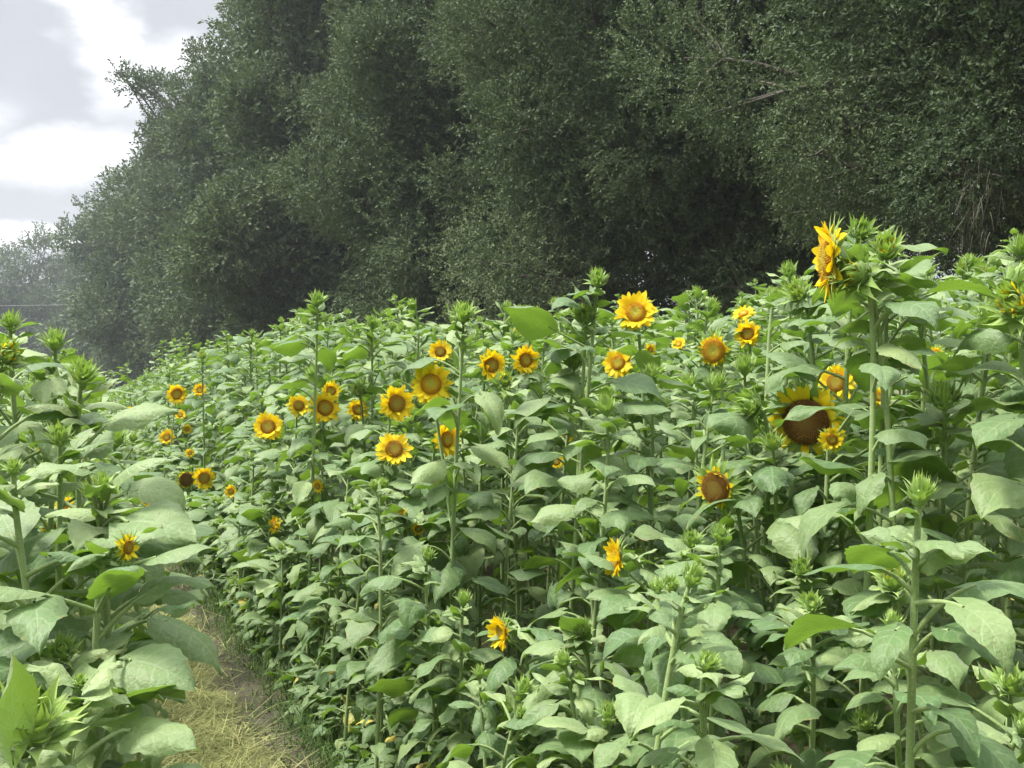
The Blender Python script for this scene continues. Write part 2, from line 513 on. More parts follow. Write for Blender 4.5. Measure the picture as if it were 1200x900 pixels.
def bud_parts(C, A, diam, lod, opening=0.0, light=0.5):
    """closed green bud: receptacle, layered pointed bracts; opening > 0 shows short yellow petals inside"""
    A, U, V = frame(A)
    r = diam * 0.30
    head, pet = Acc(), Acc()
    sd = 12 if lod < 2 else 8
    revolve(head, C, A, U, V, [(0.006, -r * 1.25), (0.011, -r * 1.0), (r * .62, -r * .75), (r * .98, -r * .25), (r * .92, r * .25), (r * .55, r * .5), (r * .05, r * .55)],
            sd, 0, [(0, 0, light * .6, 0)] * 4 + [(.4, 0, .9, 0), (.7, 0, .9, 0), (1., 0, .9, 0)])
    nb = 14 if lod < 2 else 9
    lay = 4 if lod < 2 else 3
    for k in range(lay):
        a = (np.arange(nb) + k * .5) / nb * 2 * PI + rng.normal(0, .1, nb)
        f = k / (lay - 1)
        el = rng.normal(.95 + .45 * f, .2, nb)
        add_blades(head, C, A, U, V, a, np.full(nb, r * (.95 - .38 * f)), np.full(nb, -r * (.55 - 1.0 * f)), rng.uniform(.75, 1.3, nb) * diam * (.50 - .06 * f),
                   rng.uniform(.8, 1.15, nb) * diam * (.22 - .09 * f), el, rng.normal(.45 - .55 * (1 - f), .45, nb), 0,
                   np.clip(rng.normal(light + .25 * f, .18, nb), 0, 1), 6, 3, 'bract', .35, rng.normal(0, .12, nb))
    if opening > 0:
        n = 22
        a = np.arange(n) / n * 2 * PI + rng.normal(0, .1, n)
        add_blades(pet, C, A, U, V, a, np.full(n, r * .62), np.full(n, r * .25), rng.uniform(.7, 1.2, n) * diam * (.18 + .25 * opening),
                   np.full(n, diam * .085), rng.normal(1.5 - .6 * opening, .25, n), rng.normal(.3, .3, n), 0, rng.uniform(.3, 1, n), 5, 3, 1.0, .4)
    return head, (pet if opening > 0 else None)


HERO = []   # (px, py, radius_px, Y): screen discs that nothing nearer may cover


def prune(pts, Y_margin=0.0):
    """pts (K,n,3): True where no point of the leaf hides a flower that the photograph shows"""
    X, Yd, Zd = pts[..., 0], np.maximum(pts[..., 1], .3), pts[..., 2]
    px = 600 + 1200 * X / Yd; py = 440 - 1200 * (Zd - CAMH) / Yd
    ok = np.ones(len(pts), bool)
    for hx, hy, hr, hY in HERO:
        hit = ((px - hx) ** 2 + (py - hy) ** 2 < hr * hr) & (Yd < hY - Y_margin)
        ok &= ~hit.any(1)
    return ok


def lod_of(Y):
    return 0 if Y < 3.4 else 1 if Y < 6.5 else 2 if Y < 14 else 3


def stem_curve(base, top, A, n=14):
    A = unit(A)
    H = top[2] - base[2]
    p1 = base + np.array([rng.normal(0, .035), rng.normal(0, .035), H * .45])
    bend = top - A * min(.16, .2 * H)
    p2 = bend + np.array([0, 0, -.02 * H]) if A[2] > .5 else np.array([top[0], top[1], top[2]]) - A * .11 + np.array([0, 0, .015])
    return bezier(base, p1, p2, top, n)


def foliage(acc, curve, lod, out_az=None, top_len=.078, light=0.5, n_leaves=None, f0=.10, f1=.97, size=1.0, hero=False, upright=0.5):
    H = curve[-1, 2] - curve[0, 2]
    if n_leaves is None:
        n_leaves = int(np.clip(H * ((23 if curve[0, 1] < 3.6 else 20) if lod < 3 else 14) + (12 if out_az is not None else 0), 11, 48))
    if out_az is not None:
        f0 = .03
    f = np.linspace(f0, f1, n_leaves) + rng.normal(0, .012, n_leaves)
    n_top = (5 if hero else 3) if lod < 2 else 2
    f = np.concatenate([f, rng.uniform(.90, .985, n_top)]); n_leaves += n_top
    f = np.clip(f, .04, .985)
    idx = f * (len(curve) - 1); i0 = np.clip(idx.astype(int), 0, len(curve) - 2); fr = (idx - i0)[:, None]
    base = curve[i0] * (1 - fr) + curve[i0 + 1] * fr
    az = rng.uniform(0, 6.28) + np.arange(n_leaves) * 2.39996 + rng.normal(0, .3, n_leaves)
    if out_az is not None:                      # edge plants turn their leaves to the light over the path
        d = (az - out_az + PI) % (2 * PI) - PI
        az = out_az + d * .75
    mid = np.exp(-((f - .62) / (.34 if out_az is None else .5)) ** 2)
    L = size * (.068 + .088 * mid) * rng.uniform(.68, 1.22, n_leaves)
    L = np.where(f > .86, size * (top_len + (.97 - f) * .35) * rng.uniform(.7, 1.2, n_leaves), L)
    pet = L * rng.uniform(.55, 1.0, n_leaves) * np.where(f > .86, .35, 1)
    pet_el = np.where(f > .86, .9 * upright + .2, rng.normal(.75, .2, n_leaves))
    pitch = np.where(f > .86, rng.normal(.8 * upright, .28, n_leaves), rng.normal(.22, .28, n_leaves) - .55 * (1 - f) ** 1.5)
    droop = np.where(f > .86, rng.normal(.55, .35, n_leaves), rng.normal(.80, .42, n_leaves) + .25 * (1 - f))
    if out_az is not None:
        pitch = pitch - .30 * (1 - f) - .05; droop = droop + .1
    wid = np.where(f > .86, rng.uniform(.42, .62, n_leaves), rng.uniform(.55, .88, n_leaves))
    roll = rng.normal(0, .3, n_leaves)
    fold = rng.uniform(.05, .5, n_leaves)
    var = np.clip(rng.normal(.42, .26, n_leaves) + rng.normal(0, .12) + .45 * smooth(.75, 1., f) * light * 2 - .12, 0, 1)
    yel = np.where((f < .30) & (rng.random(n_leaves) < .06), rng.uniform(.65, 1.0, n_leaves), 0)
    # what each leaf would cover
    Hd = np.stack([np.cos(az), np.sin(az), np.zeros(n_leaves)], -1)
    pts = [base + Hd * (pet + L * q)[:, None] + np.array([0, 0, 1.]) * (pet * np.sin(pet_el) * .7 + L * q * np.sin(pitch - droop * q * .5))[:, None] for q in (0, .3, .6, 1.)]
    S = np.stack([-np.sin(az), np.cos(az), np.zeros(n_leaves)], -1)
    pts += [pts[1] + S * (L * wid * .42)[:, None], pts[1] - S * (L * wid * .42)[:, None]]
    pts = np.stack(pts, 1)
    ok = prune(pts) & (pts[..., 1].min(1) > (.75 if hero else 1.0))
    add_leaves(acc, base[ok], az[ok], L[ok], pet[ok], pet_el[ok], pitch[ok], droop[ok], wid[ok], roll[ok], fold[ok], var[ok], yel[ok], lod)


def shift(acc, off):
    for v in acc.v:
        v -= np.asarray(off, np.float32)


def emit(name, acc, mats, parent, origin):
    shift(acc, origin)
    return link(name, acc.mesh(name, mats), parent)


SUN_GROUP = 'sunflowers growing in the field'


def edge_u(X, Y):
    return X + SL * Y - EDGE


def path_out(base):
    u = edge_u(base[0], base[1])
    if 0 <= u < .55:
        return math.atan2(-SL, -1.0) + .12      # towards the path
    return None


def sunflower(kind, C, A, diam, label, ripe=.2, opening=0., group=None, out_az='auto', lean=None, light=.5, n_leaves=None, size=1.0, side_buds=None, hero=True, rad=.0076, xleaf=None, **kw):
    """one plant: Empty at the foot > stem, foliage, flower_head (> petals, seed_disc) or flower_bud (> petals)"""
    C = np.asarray(C, float); A = unit(A)
    lod = lod_of(C[1])
    H = C[2]
    ln = rng.normal(0, (.035 if hero else .075) * H, 2) if lean is None else np.asarray(lean, float)
    base = np.array([C[0] - A[0] * .08 + ln[0], C[1] - A[1] * .08 + ln[1], 0.0])
    o = thing('sunflower', base, label, 'sunflower', group)
    rd = diam * .5 * kw.get('disc_ratio', .42) if kind == 'flower' else diam * .30
    neck = C - A * (rd * .95 + .008 if kind == 'flower' else rd * 1.15)
    curve = stem_curve(base + np.array([0, 0, -.03]), neck, A, 18 if lod < 2 else 10)
    for _ in range(0 if hero else 8):            # a leaning stem keeps clear of the open flowers
        if prune(curve[None]).all():
            break
        base[:2] = C[:2] + rng.normal(0, .06 * H, 2)
        curve = stem_curve(base + np.array([0, 0, -.03]), neck, A, len(curve))
    o.location = base
    st = Acc()
    k = np.linspace(1.15, .62, len(curve)); k[-1] *= .9
    tube(st, curve, rad * k * (0.75 + .2 * H), 9 if lod < 2 else 6, 0, rng.uniform(.3, .9), .05)
    fol = Acc()
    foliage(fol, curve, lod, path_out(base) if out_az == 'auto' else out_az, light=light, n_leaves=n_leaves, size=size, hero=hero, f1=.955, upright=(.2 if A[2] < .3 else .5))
    for (x0, y0, x1, y1, Yl, wl, rl, vl) in (xleaf or []):      # a leaf the photograph shows plainly: base and tip
        a = to_world(x0, y0, Yl); b = to_world(x1, y1, Yl - .03); dv = b - a; Lh = math.hypot(dv[0], dv[1])
        azl = math.atan2(dv[1], dv[0]); pl = math.atan2(dv[2], Lh); Ll = np.linalg.norm(dv) * 1.05
        j = int(np.argmin(np.abs(curve[:, 2] - (a[2] - .05)))); q = curve[min(j, len(curve) - 3)]
        tube(fol, bezier(q, q + (a - q) * .4 + np.array([0, 0, .02]), a - dv * .12 + np.array([0, 0, .01]), a, 8), np.linspace(.0045, .003, 8), 6, 1, .75)
        add_leaves(fol, a[None], np.array([azl]), np.array([Ll]), np.array([.004]), np.array([pl + .35]), np.array([pl + .35]), np.array([.75]), np.array([wl]), np.array([rl]), np.array([.25]), np.array([vl]), np.array([0.]), lod)
    extra = []
    for (f, azb, ln_, db) in (side_buds or []):
        p = curve[int(f * (len(curve) - 1))]
        dv = np.array([math.cos(azb), math.sin(azb), 0])
        tip = p + dv * ln_ * .7 + np.array([0, 0, ln_ * .75])
        br = bezier(p, p + dv * ln_ * .4 + np.array([0, 0, ln_ * .1]), tip - np.array([0, 0, ln_ * .3]), tip, 7)
        tube(st, br, np.linspace(.006, .004, 7), 6, 0, .6)
        extra.append(bud_parts(tip + np.array([0, 0, db * .3]), dv * .3 + np.array([0, 0, 1.]), db, lod, 0., light)[0])
        add_leaves(fol, br[[4]], np.array([azb + .8]), np.array([.06]), np.array([.02]), np.array([.8]), np.array([.5]), np.array([.5]), np.array([.55]), np.array([0.]), np.array([.3]), np.array([.6]), np.array([0.]), lod)
    emit('stem', st, [M_STEM], o, base)
    if fol.n:
        emit('foliage', fol, [M_LEAF, M_STEM], o, base)
    if kind == 'flower':
        h, p, d = flower_parts(C, A, diam, ripe, lod, **kw)
        ho = emit('flower_head', h, [M_BRACT], o, base)
        if p.n:
            emit('petals', p, [M_PETAL], ho, base)
        emit('seed_disc', d, [M_DISC], ho, base)
    else:
        h, p = bud_parts(C, A, diam, lod, opening, light)
        ho = emit('flower_bud', h, [M_BRACT], o, base)
        if p is not None:
            emit('petals', p, [M_PETAL], ho, base)
    for e in extra:
        emit('flower_bud', e, [M_BRACT], o, base)
    return o, base


# ------------------------------------------------------------------ the open flowers of the photograph
# px, py, apparent size, depth, facing x, facing z, ripe, label, extras
F = [
 (745, 366, 50, 3.6, -.10, .18, .05, 'open sunflower with orange disc standing highest above the middle of the crop', dict(petal_el=.05)),
 (505, 450, 52, 3.7, -.05, .10, 0.0, 'wide open pale yellow sunflower with greenish eye facing straight out, left of the middle', {}),
 (465, 473, 44, 4.2, .45, .12, .75, 'open sunflower turned to the right with brown disc, just left of the wide pale one', dict(petal_el=.25)),
 (462, 526, 44, 4.1, .25, .35, .84, 'dark brown sunflower half covered by a leaf below the brown-disc one', {}),
 (524, 515, 40, 4.0, .58, .10, .15, 'open sunflower turned sharply right with broad yellow petals, below the wide pale one', dict(petal_el=.3)),
 (576, 428, 38, 4.4, .28, .08, .65, 'sunflower with brown cupped disc and ragged petals, left one of the pair in the middle', dict(petal_el=.35)),
 (616, 422, 36, 4.5, .12, .08, .25, 'sunflower with golden disc on a straight bare stem, right one of the middle pair', dict(petal_el=.25)),
 (516, 412, 28, 5.2, .2, .45, .85, 'small orange sunflower with dark disc peeping over leaves behind the wide pale one', {}),
 (724, 425, 36, 4.5, -.1, .25, .2, 'sunflower partly roofed by a green leaf, below the highest middle flower', dict(xleaf=[(742, 412, 708, 418, 4.4, .6, .3, .6)])),
 (836, 411, 36, 4.0, -.05, .05, .15, 'round sunflower with short spiky petals and a large plain orange disc', dict(disc_ratio=.66, petal_el=.2)),
 (876, 391, 34, 4.1, -.35, .0, .7, 'sunflower with folded petals across a brown disc, right of the round orange-disc one', dict(petal_el=.5)),
 (871, 367, 26, 4.5, -.3, .75, .3, 'small orange sunflower seen edge-on above the folded-petal flower', {}),
 (968, 303, 100, 2.4, -.985, .02, .25, 'tall golden sunflower seen in profile at the top of the tallest plants on the right', dict(petal_el=.15, disc_ratio=.5)),
 (980, 448, 48, 3.4, -.25, .15, .7, 'sunflower with brown disc just above the large drooping dark-centred one', {}),
 (944, 495, 86, 2.9, -.4, -.12, 1.0, 'largest sunflower with a wide dark brown seed face crossed by a drooping leaf', dict(disc_ratio=.56, petal_keep=.92, petal_el=.1)),
 (975, 515, 27, 2.75, .1, .05, .45, 'tiny sunflower tucked against the lower right rim of the largest dark-centred flower', dict(xleaf=[(1000, 480, 914, 502, 2.68, .30, -.25, .3)])),
 (838, 572, 54, 2.9, -.5, -.05, .86, 'fading sunflower with bare mealy seed face and shrivelled drooping petals', dict(disc_ratio=.62, petal_keep=.6, petal_el=.1, ragged=.6)),
 (722, 654, 50, 2.7, -.97, .05, .3, 'sunflower in side profile facing left low in the crop, below the middle', dict(petal_el=.45)),
 (587, 741, 44, 3.0, -.88, -.05, .3, 'lowest open sunflower, side-on with spread petals near the bottom of the crop', dict(petal_el=.45)),
 (381, 478, 40, 5.0, -.02, .08, .45, 'open sunflower with brown centre facing out, largest in the left half of the crop', {}),
 (350, 475, 27, 5.8, .0, .2, .5, 'small sunflower behind the left shoulder of the brown-centred open one', {}),
 (314, 500, 36, 6.1, .05, .35, .65, 'sunflower like a half sun resting on leaves, left of the brown-centred open one', dict(petal_el=.3)),
 (239, 560, 28, 8.3, .0, .05, .65, 'small open sunflower with dark eye on the path-side face of the crop', {}),
 (270, 576, 16, 7.4, -.3, .1, .4, 'very small yellow sunflower just right of the dark-eyed path-side one', {}),
 (321, 615, 22, 5.8, -.85, .1, .3, 'little sunflower seen side-on low on the path-side wall of leaves', {}),
 (207, 462, 26, 10.2, .15, .1, .3, 'sunflower crossed by a leaf at the far upper left end of the crop', {}),
 (195, 512, 20, 11.2, -.1, .1, .35, 'oval distant sunflower nearest the far bend of the path', {}),
 (211, 486, 13, 11.5, .2, .3, .3, 'tiny distant sunflower under the leaf-crossed far one', {}),
 (219, 503, 12, 11.6, .1, .0, .3, 'tiny ring-like distant sunflower right of the oval one', {}),
 (234, 457, 17, 12., -.3, .2, .2, 'thin distant sunflower right of the leaf-crossed far one', {}),
 (153, 484, 15, 16., -.3, .1, .2, 'farthest sunflower, at the left tip of the crop', {}),
 (178, 481, 13, 14., .1, .4, .2, 'pale tiny sunflower second from the far left tip', {}),
 (222, 531, 11, 10., -.2, .2, .2, 'speck of a yellow sunflower below the tiny ring-like one', {}),
 (218, 562, 22, 9.3, .4, .1, 1., 'spent sunflower with dark disc and few petals, left of the dark-eyed one', dict(petal_keep=.6, disc_ratio=.66)),
 (419, 480, 28, 5.2, .1, .5, .3, 'partly hidden yellow sunflower under a bud, right of the brown-centred open one', {}),
 (372, 570, 17, 4.9, -.5, -.1, .5, 'small sunflower hanging under a dark folded leaf', {}),
 (470, 601, 14, 3.8, -.4, .6, .3, 'small yellow sunflower tip between leaves, upper one of two low in the crop', {}),
 (490, 620, 18, 3.8, .1, -.5, .3, 'small hanging sunflower, lower one of two low in the crop', {}),
 (388, 458, 24, 5.8, .1, .2, .5, 'sunflower half behind the brown-centred open one, touching its top', {}),
 (1097, 414, 20, 3.2, -.7, .1, .3, 'bright yellow sunflower corner peeking between big leaves at the right', {}),
 (1030, 465, 22, 3.7, .3, .2, .3, 'sunflower mostly behind a thick stem, right of the brown-disc one', {}),
 (665, 512, 15, 5.0, .1, .3, .3, 'small sunflower low among leaves in the very middle', {}),
 (652, 541, 20, 4.2, .2, .5, .6, 'flattened sunflower under leaves below the middle pair', {}),
 (762, 410, 15, 5.0, .5, .0, .3, 'small orange sunflower beside the stem of the highest middle flower', {}),
 (795, 403, 17, 5.5, -.2, .5, .2, 'small upturned sunflower left of the round orange-disc one', {}),
 (690, 531, 14, 4.4, .2, .5, .3, 'small sunflower tip right of the low middle one', {}),
]
LF = [
 (75, 592, 22, 2.9, -.2, .5, .4, 'sunflower half under a leaf in the left patch, upper of two', {}),
 (61, 621, 25, 2.8, .1, -.6, .5, 'nodding sunflower in the left patch, petals hanging down', dict(droopy=.4)),
 (150, 642, 34, 1.70, .75, .0, .8, 'sunflower turned towards the path at the inner edge of the left patch', dict(petal_el=.2)),
 (50, 527, 14, 4.2, .0, .3, .4, 'small sunflower peeping through upper leaves of the left patch', {}),
 (171, 588, 14, 5.2, .3, .5, .2, 'small sunflower right of the left patch, against the path', {}),
]
# buds: px, py, size, depth, fx, fz, opening, light, label
B = [
 (1000, 320, 56, 2.35, -.55, .10, .35, .75, 'fat half-open yellow-green sunflower bud right beside the tall profile flower', {}),
 (1038, 293, 42, 2.5, -.05, .55, .22, .85, 'upright yellow-green sunflower bud at the top of the tallest clump on the right', {}),
 (1008, 272, 34, 2.85, .25, .45, 0, .15, 'dark green closed sunflower bud, highest of the tallest clump', {}),
 (935, 344, 34, 3.0, -.45, .5, .1, .7, 'round sunflower bud left of the tall profile flower', {}),
 (700, 328, 26, 3.4, .05, .8, 0, .4, 'thin tall sunflower with small bud rising left of the highest open flower', dict(side_buds=[(.86, 2.6, .09, .03)])),
 (686, 372, 30, 3.45, 0, .6, 0, .5, 'sunflower bud with two pale pointed leaves below the thin tall one', {}),
 (543, 369, 32, 3.6, 0, .8, 0, .7, 'tall straight sunflower with spiky bud between two spread leaves, above the wide pale flower', {}),
 (880, 476, 40, 2.9, -.7, .25, 0, .45, 'shaggy sunflower bud nodding left, beside the largest dark-centred flower', {}),
 (1048, 680, 44, 2.2, -.1, .8, .15, .95, 'bright green spiky sunflower bud on a leaning stem, low at the right', dict(lean=(.16, .05), n_leaves=9, xleaf=[(1058, 742, 990, 762, 2.2, .55, -.2, .5), (1130, 875, 1095, 888, 2.1, .95, .2, .55), (1072, 800, 1022, 815, 2.2, .8, .1, .6)])),
 (1190, 358, 58, 2.2, -.4, .3, .5, .6, 'sunflower bud just breaking yellow at the right edge of the picture', {}),
 (1186, 800, 44, 1.95, 0, .8, 0, .8, 'pale spiky sunflower bud in the bottom right corner', {}),
 (1106, 468, 42, 2.4, -.05, .8, 0, .75, 'pale green sunflower bud among broad leaves at the right', {}),
 (940, 668, 30, 2.6, 0, .8, 0, .7, 'sunflower bud below the fading bare-faced flower, left of the bright spiky bud', {}),
 (905, 520, 27, 2.85, -.1, .8, .1, .8, 'small pale sunflower bud left of the largest dark-centred flower', {}),
 (673, 425, 26, 3.6, 0, .5, 0, .7, 'sunflower bud left of the leaf-roofed flower', {}),
 (420, 458, 22, 5.0, -.2, .5, .2, .4, 'dark round sunflower bud above the partly hidden yellow one', {}),
 (811, 634, 26, 2.75, 0, .8, 0, .5, 'small sunflower bud low in the crop under the fading flower', {}),
 (1015, 850, 34, 2.3, -.2, .7, 0, .35, 'shaded sunflower bud at the bottom right, left of the leaning stem', {}),
 (683, 738, 26, 2.7, -.2, .7, 0, .5, 'small sunflower bud low in the crop right of the lowest open flower', {}),
 (592, 447, 24, 4.3, 0, .5, .5, .6, 'sunflower bud showing a yellow middle, between the middle pair', {}),
 (680, 464, 18, 4.5, -.2, .5, .6, .6, 'half-open little sunflower bud under the one left of the leaf-roofed flower', {}),
 (372, 352, 22, 4.9, 0, .9, 0, .5, 'tall leafy sunflower tip at the left end of the crop skyline', {}),
 (436, 378, 18, 5.0, 0, .8, 0, .5, 'small budded sunflower on the skyline right of the tall leafy tip', {}),
 (237, 417, 15, 9.0, 0, .8, .1, .7, 'distant sunflower bud highest at the far end of the crop', {}),
 (1195, 290, 30, 3.0, .1, .9, 0, .4, 'young sunflower with four spread pointed leaves on the skyline at the far right', {}),
]
LB = [
 (65, 400, 30, 2.55, 0, .9, 0, .8, 'slim sunflower in the left patch with a pale bud against the dark trees', {}),
 (97, 438, 38, 2.2, .15, .85, 0, .8, 'sunflower with a spiky bud at the right side of the left patch skyline', {}),
 (8, 416, 38, 2.1, .3, .35, .35, .7, 'sunflower bud turning yellow at the left edge of the picture', {}),
 (12, 378, 26, 2.4, 0, .8, 0, .8, 'highest sunflower of the left patch, cut by the left edge', {}),
 (119, 566, 26, 1.85, .1, .9, 0, .95, 'young sunflower with light green leaves folded around its tip in the left patch', dict(size=1.05, xleaf=[(148, 612, 224, 640, 1.8, .95, .5, .5), (95, 548, 28, 566, 1.8, .5, -.3, .6), (140, 555, 200, 545, 1.85, .6, .3, .7)])),
 (15, 548, 22, 1.75, .0, .9, 0, .9, 'leafy young sunflower at the left edge, level with the path bend', {}),
 (36, 850, 92, 1.28, .25, .8, 0, .95, 'nearest sunflower with a huge spiky green bud in the bottom left corner', dict(size=1.05, xleaf=[(150, 858, 226, 886, 1.5, .7, .4, .6), (12, 880, 14, 775, 1.22, .5, .8, .8)])),
 (72, 764, 36, 1.65, .1, .8, 0, .9, 'short sunflower with a bright green bud under a big leaf in the left patch', {}),
 (92, 800, 20, 1.42, .2, .9, 0, .95, 'short young sunflower with fresh folded leaves right of the huge bud', dict(xleaf=[(150, 775, 222, 815, 1.6, .8, .5, .45), (85, 800, 25, 790, 1.42, .55, -.4, .8), (100, 800, 140, 785, 1.42, .55, .4, .8)])),
 (150, 800, 24, 1.6, .4, .8, 0, .9, 'low young sunflower leaning over the straw at the edge of the path', dict(lean=(-.15, .05))),
 (70, 512, 32, 2.0, 0, .8, 0, .6, 'sunflower bud sunk among upper leaves of the left patch', {}),
 (40, 300 + 160, 24, 3.4, 0, .8, 0, .6, 'slender budded sunflower behind the front plants of the left patch', {}),
]

for (x, y, s, Y, *_r) in F + LF:
    HERO.append((x, y, s * .50, Y))
for (x, y, s, Y, *_r) in B + LB:
    HERO.append((x, y - s * .1, s * .42, Y))
for p in ((238, 776, 20, 6), (338, 872, 34, 4.6), (255, 835, 28, 5), (290, 880, 40, 4.5)):   # the path stays in view
    HERO.append(p)


def facing(fx, fz, px):
    a = math.atan((px - 600) / 1200)
    k = math.sqrt(max(.005, 1 - fx * fx - fz * fz))
    return np.array([fx * math.cos(a) - k * math.sin(a), -fx * math.sin(a) - k * math.cos(a), fz])


BASES = []
for (x, y, s, Y, fx, fz, ripe, label, ex) in F + LF:
    o, b = sunflower('flower', to_world(x, y, Y), facing(fx + (rng.normal(0, .13) if abs(fx) < .6 else 0), fz + (rng.normal(0, .08) if abs(fx) < .6 else 0), x), s * 1.12 / 1200 * Y, label, ripe=ripe if ripe > .85 else ripe * .65, group=SUN_GROUP, size=.85, **ex)
    BASES.append(b)
for (x, y, s, Y, fx, fz, op, light, label, ex) in B + LB:
    o, b = sunflower('bud', to_world(x, y, Y), facing(fx, fz, x), s / 1200 * Y, label, opening=op, **({} if 'size' in ex or x > 260 else dict(size=.9)), light=light, group=SUN_GROUP, **ex)
    BASES.append(b)
N_HERO = len(BASES)

# ------------------------------------------------------------------ the rest of the crop
CX = np.array([100, 150, 200, 230, 300, 350, 400, 450, 500, 550, 600, 650, 700, 760, 850, 900, 950, 1000, 1050, 1100, 1150, 1200, 1400])
CY = np.array([468, 450, 424, 414, 392, 360, 374, 378, 382, 384, 388, 380, 368, 374, 368, 340, 332, 318, 312, 312, 304, 296, 290])
cand = []


def try_plant(X, Y, zt, side, u):
    px = 600 + 1200 * X / Y
    if px < -170 or px > 1390:
        return
    b = np.array([X, Y])
    for hb in BASES:
        if (hb[0] - X) ** 2 + (hb[1] - Y) ** 2 < .12 ** 2:
            return
    lim = CAMH + (440 - (np.interp(px, CX, CY) if side else (398 if px < 90 else 398 + (px - 90) * 1.6))) / 1200 * Y - .02
    if side and rng.random() < .16 and u > .3:
        lim += rng.uniform(5, 34) / 1200 * Y; zt = max(zt, min(lim, zt + .35))
    zt = min(zt, lim)
    for hx, hy, hr, hY in HERO:
        if abs(px - hx) < hr + 12 and hY > Y + .05:
            zt = min(zt, CAMH + (440 - (hy + hr + 4)) / 1200 * Y - .05)
    if zt < .45 or (zt < .6 and u > .5):
        return
    cand.append((Y, X, zt, side, u))


for r in range(16):
    u = .04 + .39 * r
    Y = 1.3 + rng.uniform(0, .3)
    while Y < 27:
        uu = u + rng.normal(0, .08)
        X = EDGE - SL * Y + uu
        hgt = 1.2 + .68 * float(smooth(-.1, 1.0, np.float64(uu))) + rng.normal(0, .13)
        # the inner rows close the crop's skyline
        px = 600 + 1200 * X / Y
        if r >= 2 and Y < 13:
            sky = CAMH + (440 - (np.interp(px, CX, CY) + rng.exponential(20))) / 1200 * Y
            if sky < 2.35:
                hgt = max(hgt, min(sky, 2.25))
        try_plant(X, Y, hgt, True, uu)
        Y += rng.uniform(.17, .31) * (1 if Y < 9 else 1.6 if Y < 16 else 2.4) * (1 if r < 6 else 1.35)
for r in range(7):
    u = .06 - .40 * r
    Y = 1.75 + rng.uniform(0, .3)
    while Y < 26:
        X = -SL * Y + u + rng.normal(0, .08)
        try_plant(X, Y, 1.45 + rng.normal(0, .2), False, -u)
        Y += rng.uniform(.17, .33) * (1 if Y < 8 else 2.0)
Y = 1.6                                                     # low, bushy plants at the very edge close the wall of leaves
while Y < 24:
    uu = rng.normal(.10, .06)
    try_plant(EDGE - SL * Y + uu, Y, rng.uniform(.55, 1.0), True, .1)
    Y += rng.uniform(.11, .2) * (1 if Y < 9 else 2.0)
cand.sort(key=lambda c: c[0] * (1 if c[4] < 2.0 else 1.5))
N_SINGLE = 296 - N_HERO
mass = Acc()
STYLE_LABEL = {
    'edge': 'short leafy sunflower in the outermost row along the path, without an open flower',
    'inner': 'green sunflower with a closed bud standing among others inside the big crop',
    'left': 'leafy sunflower with a closed bud standing among others in the left patch',
}
for i, (Y, X, zt, side, u) in enumerate(cand):
    bs = rng.uniform(.045, .085)
    if u < .4 and side:
        bs *= .7
    A = unit([rng.normal(-.1, .35), rng.normal(-.2, .35), 1.0])
    C = np.array([X, Y, zt])
    if i < N_SINGLE:
        key = 'left' if not side else ('edge' if u < .36 else 'inner')
        sb = [(rng.uniform(.75, .9), rng.uniform(0, 6.28), rng.uniform(.07, .13), rng.uniform(.025, .04))] if (rng.random() < .3 and Y < 6) else None
        # a bud that would hide a flower is left smaller and lower by try_plant's cap
        sunflower('bud', C, A, bs, STYLE_LABEL[key], opening=(rng.uniform(.1, .35) if rng.random() < .15 and u > .5 else 0), group=SUN_GROUP + (' without open flowers: ' + {'edge': 'path edge', 'inner': 'big crop', 'left': 'left patch'}[key]),
                  light=float(np.clip(rng.normal(.6, .2), .2, 1)), side_buds=sb, hero=False, size=(rng.uniform(.82, 1.08) * (.76 if Y < 3.6 else .95) if side else .88))
    else:
        lod = max(lod_of(Y), 2)
        base = np.array([X, Y, -.03])
        curve = stem_curve(base, C, A, 7)
        tube(mass, curve, .011 * np.linspace(1.1, .6, 7), 5, 1, .6)
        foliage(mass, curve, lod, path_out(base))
        h, p = bud_parts(C, A, bs, 2, 0, .6)
        for v, f, d in zip(h.v, h.f, h.d):
            mass.v.append(v); mass.f.append(f + mass.n); mass.m.append(np.full(len(f), 2, np.int32)); mass.d.append(d)
        mass.n += sum(len(v) for v in h.v)
print('sunflowers', N_HERO, len(cand), 'in the mass', max(0, len(cand) - N_SINGLE))
if mass.n:
    o = link('sunflower_crop', mass.mesh('sunflower_crop', [M_LEAF, M_STEM, M_BRACT]))
    o['kind'] = 'stuff'; o['category'] = 'sunflower crop'
    o['label'] = 'far and inner sunflowers of the big crop merging into one green mass'

# ------------------------------------------------------------------ ground, path, straw, weeds
gr = Acc()
nx = ny = 60
gx = np.sign(np.linspace(-1, 1, nx)) * np.abs(np.linspace(-1, 1, nx)) ** 3 * 900
gy = 30 + np.sign(np.linspace(-1, 1, ny)) * np.abs(np.linspace(-1, 1, ny)) ** 3 * 900
G = np.stack(np.broadcast_arrays(gx[:, None], gy[None], np.zeros((1, 1))), -1)
gr.add(G, grid_quads(nx, ny)[:, ::-1])
o = link('ground', gr.mesh('ground', [mat_ground()])); o['kind'] = 'structure'; o['label'] = 'brown field soil with patches of grass'

P0, P1 = -.05, 1.32      # path edges in u = X + SL*Y


def path_z(u, Y):
    return .012 + .012 * np.sin(u * 7 + 1.1 * np.sin(Y * 1.3)) * np.sin(Y * 2.1 + u * 3) + .008 * np.sin(Y * 9.7 + u * 13) * np.sin(u * 21 - Y * 4) - .02 * np.exp(-((u - .98) / .16) ** 2)


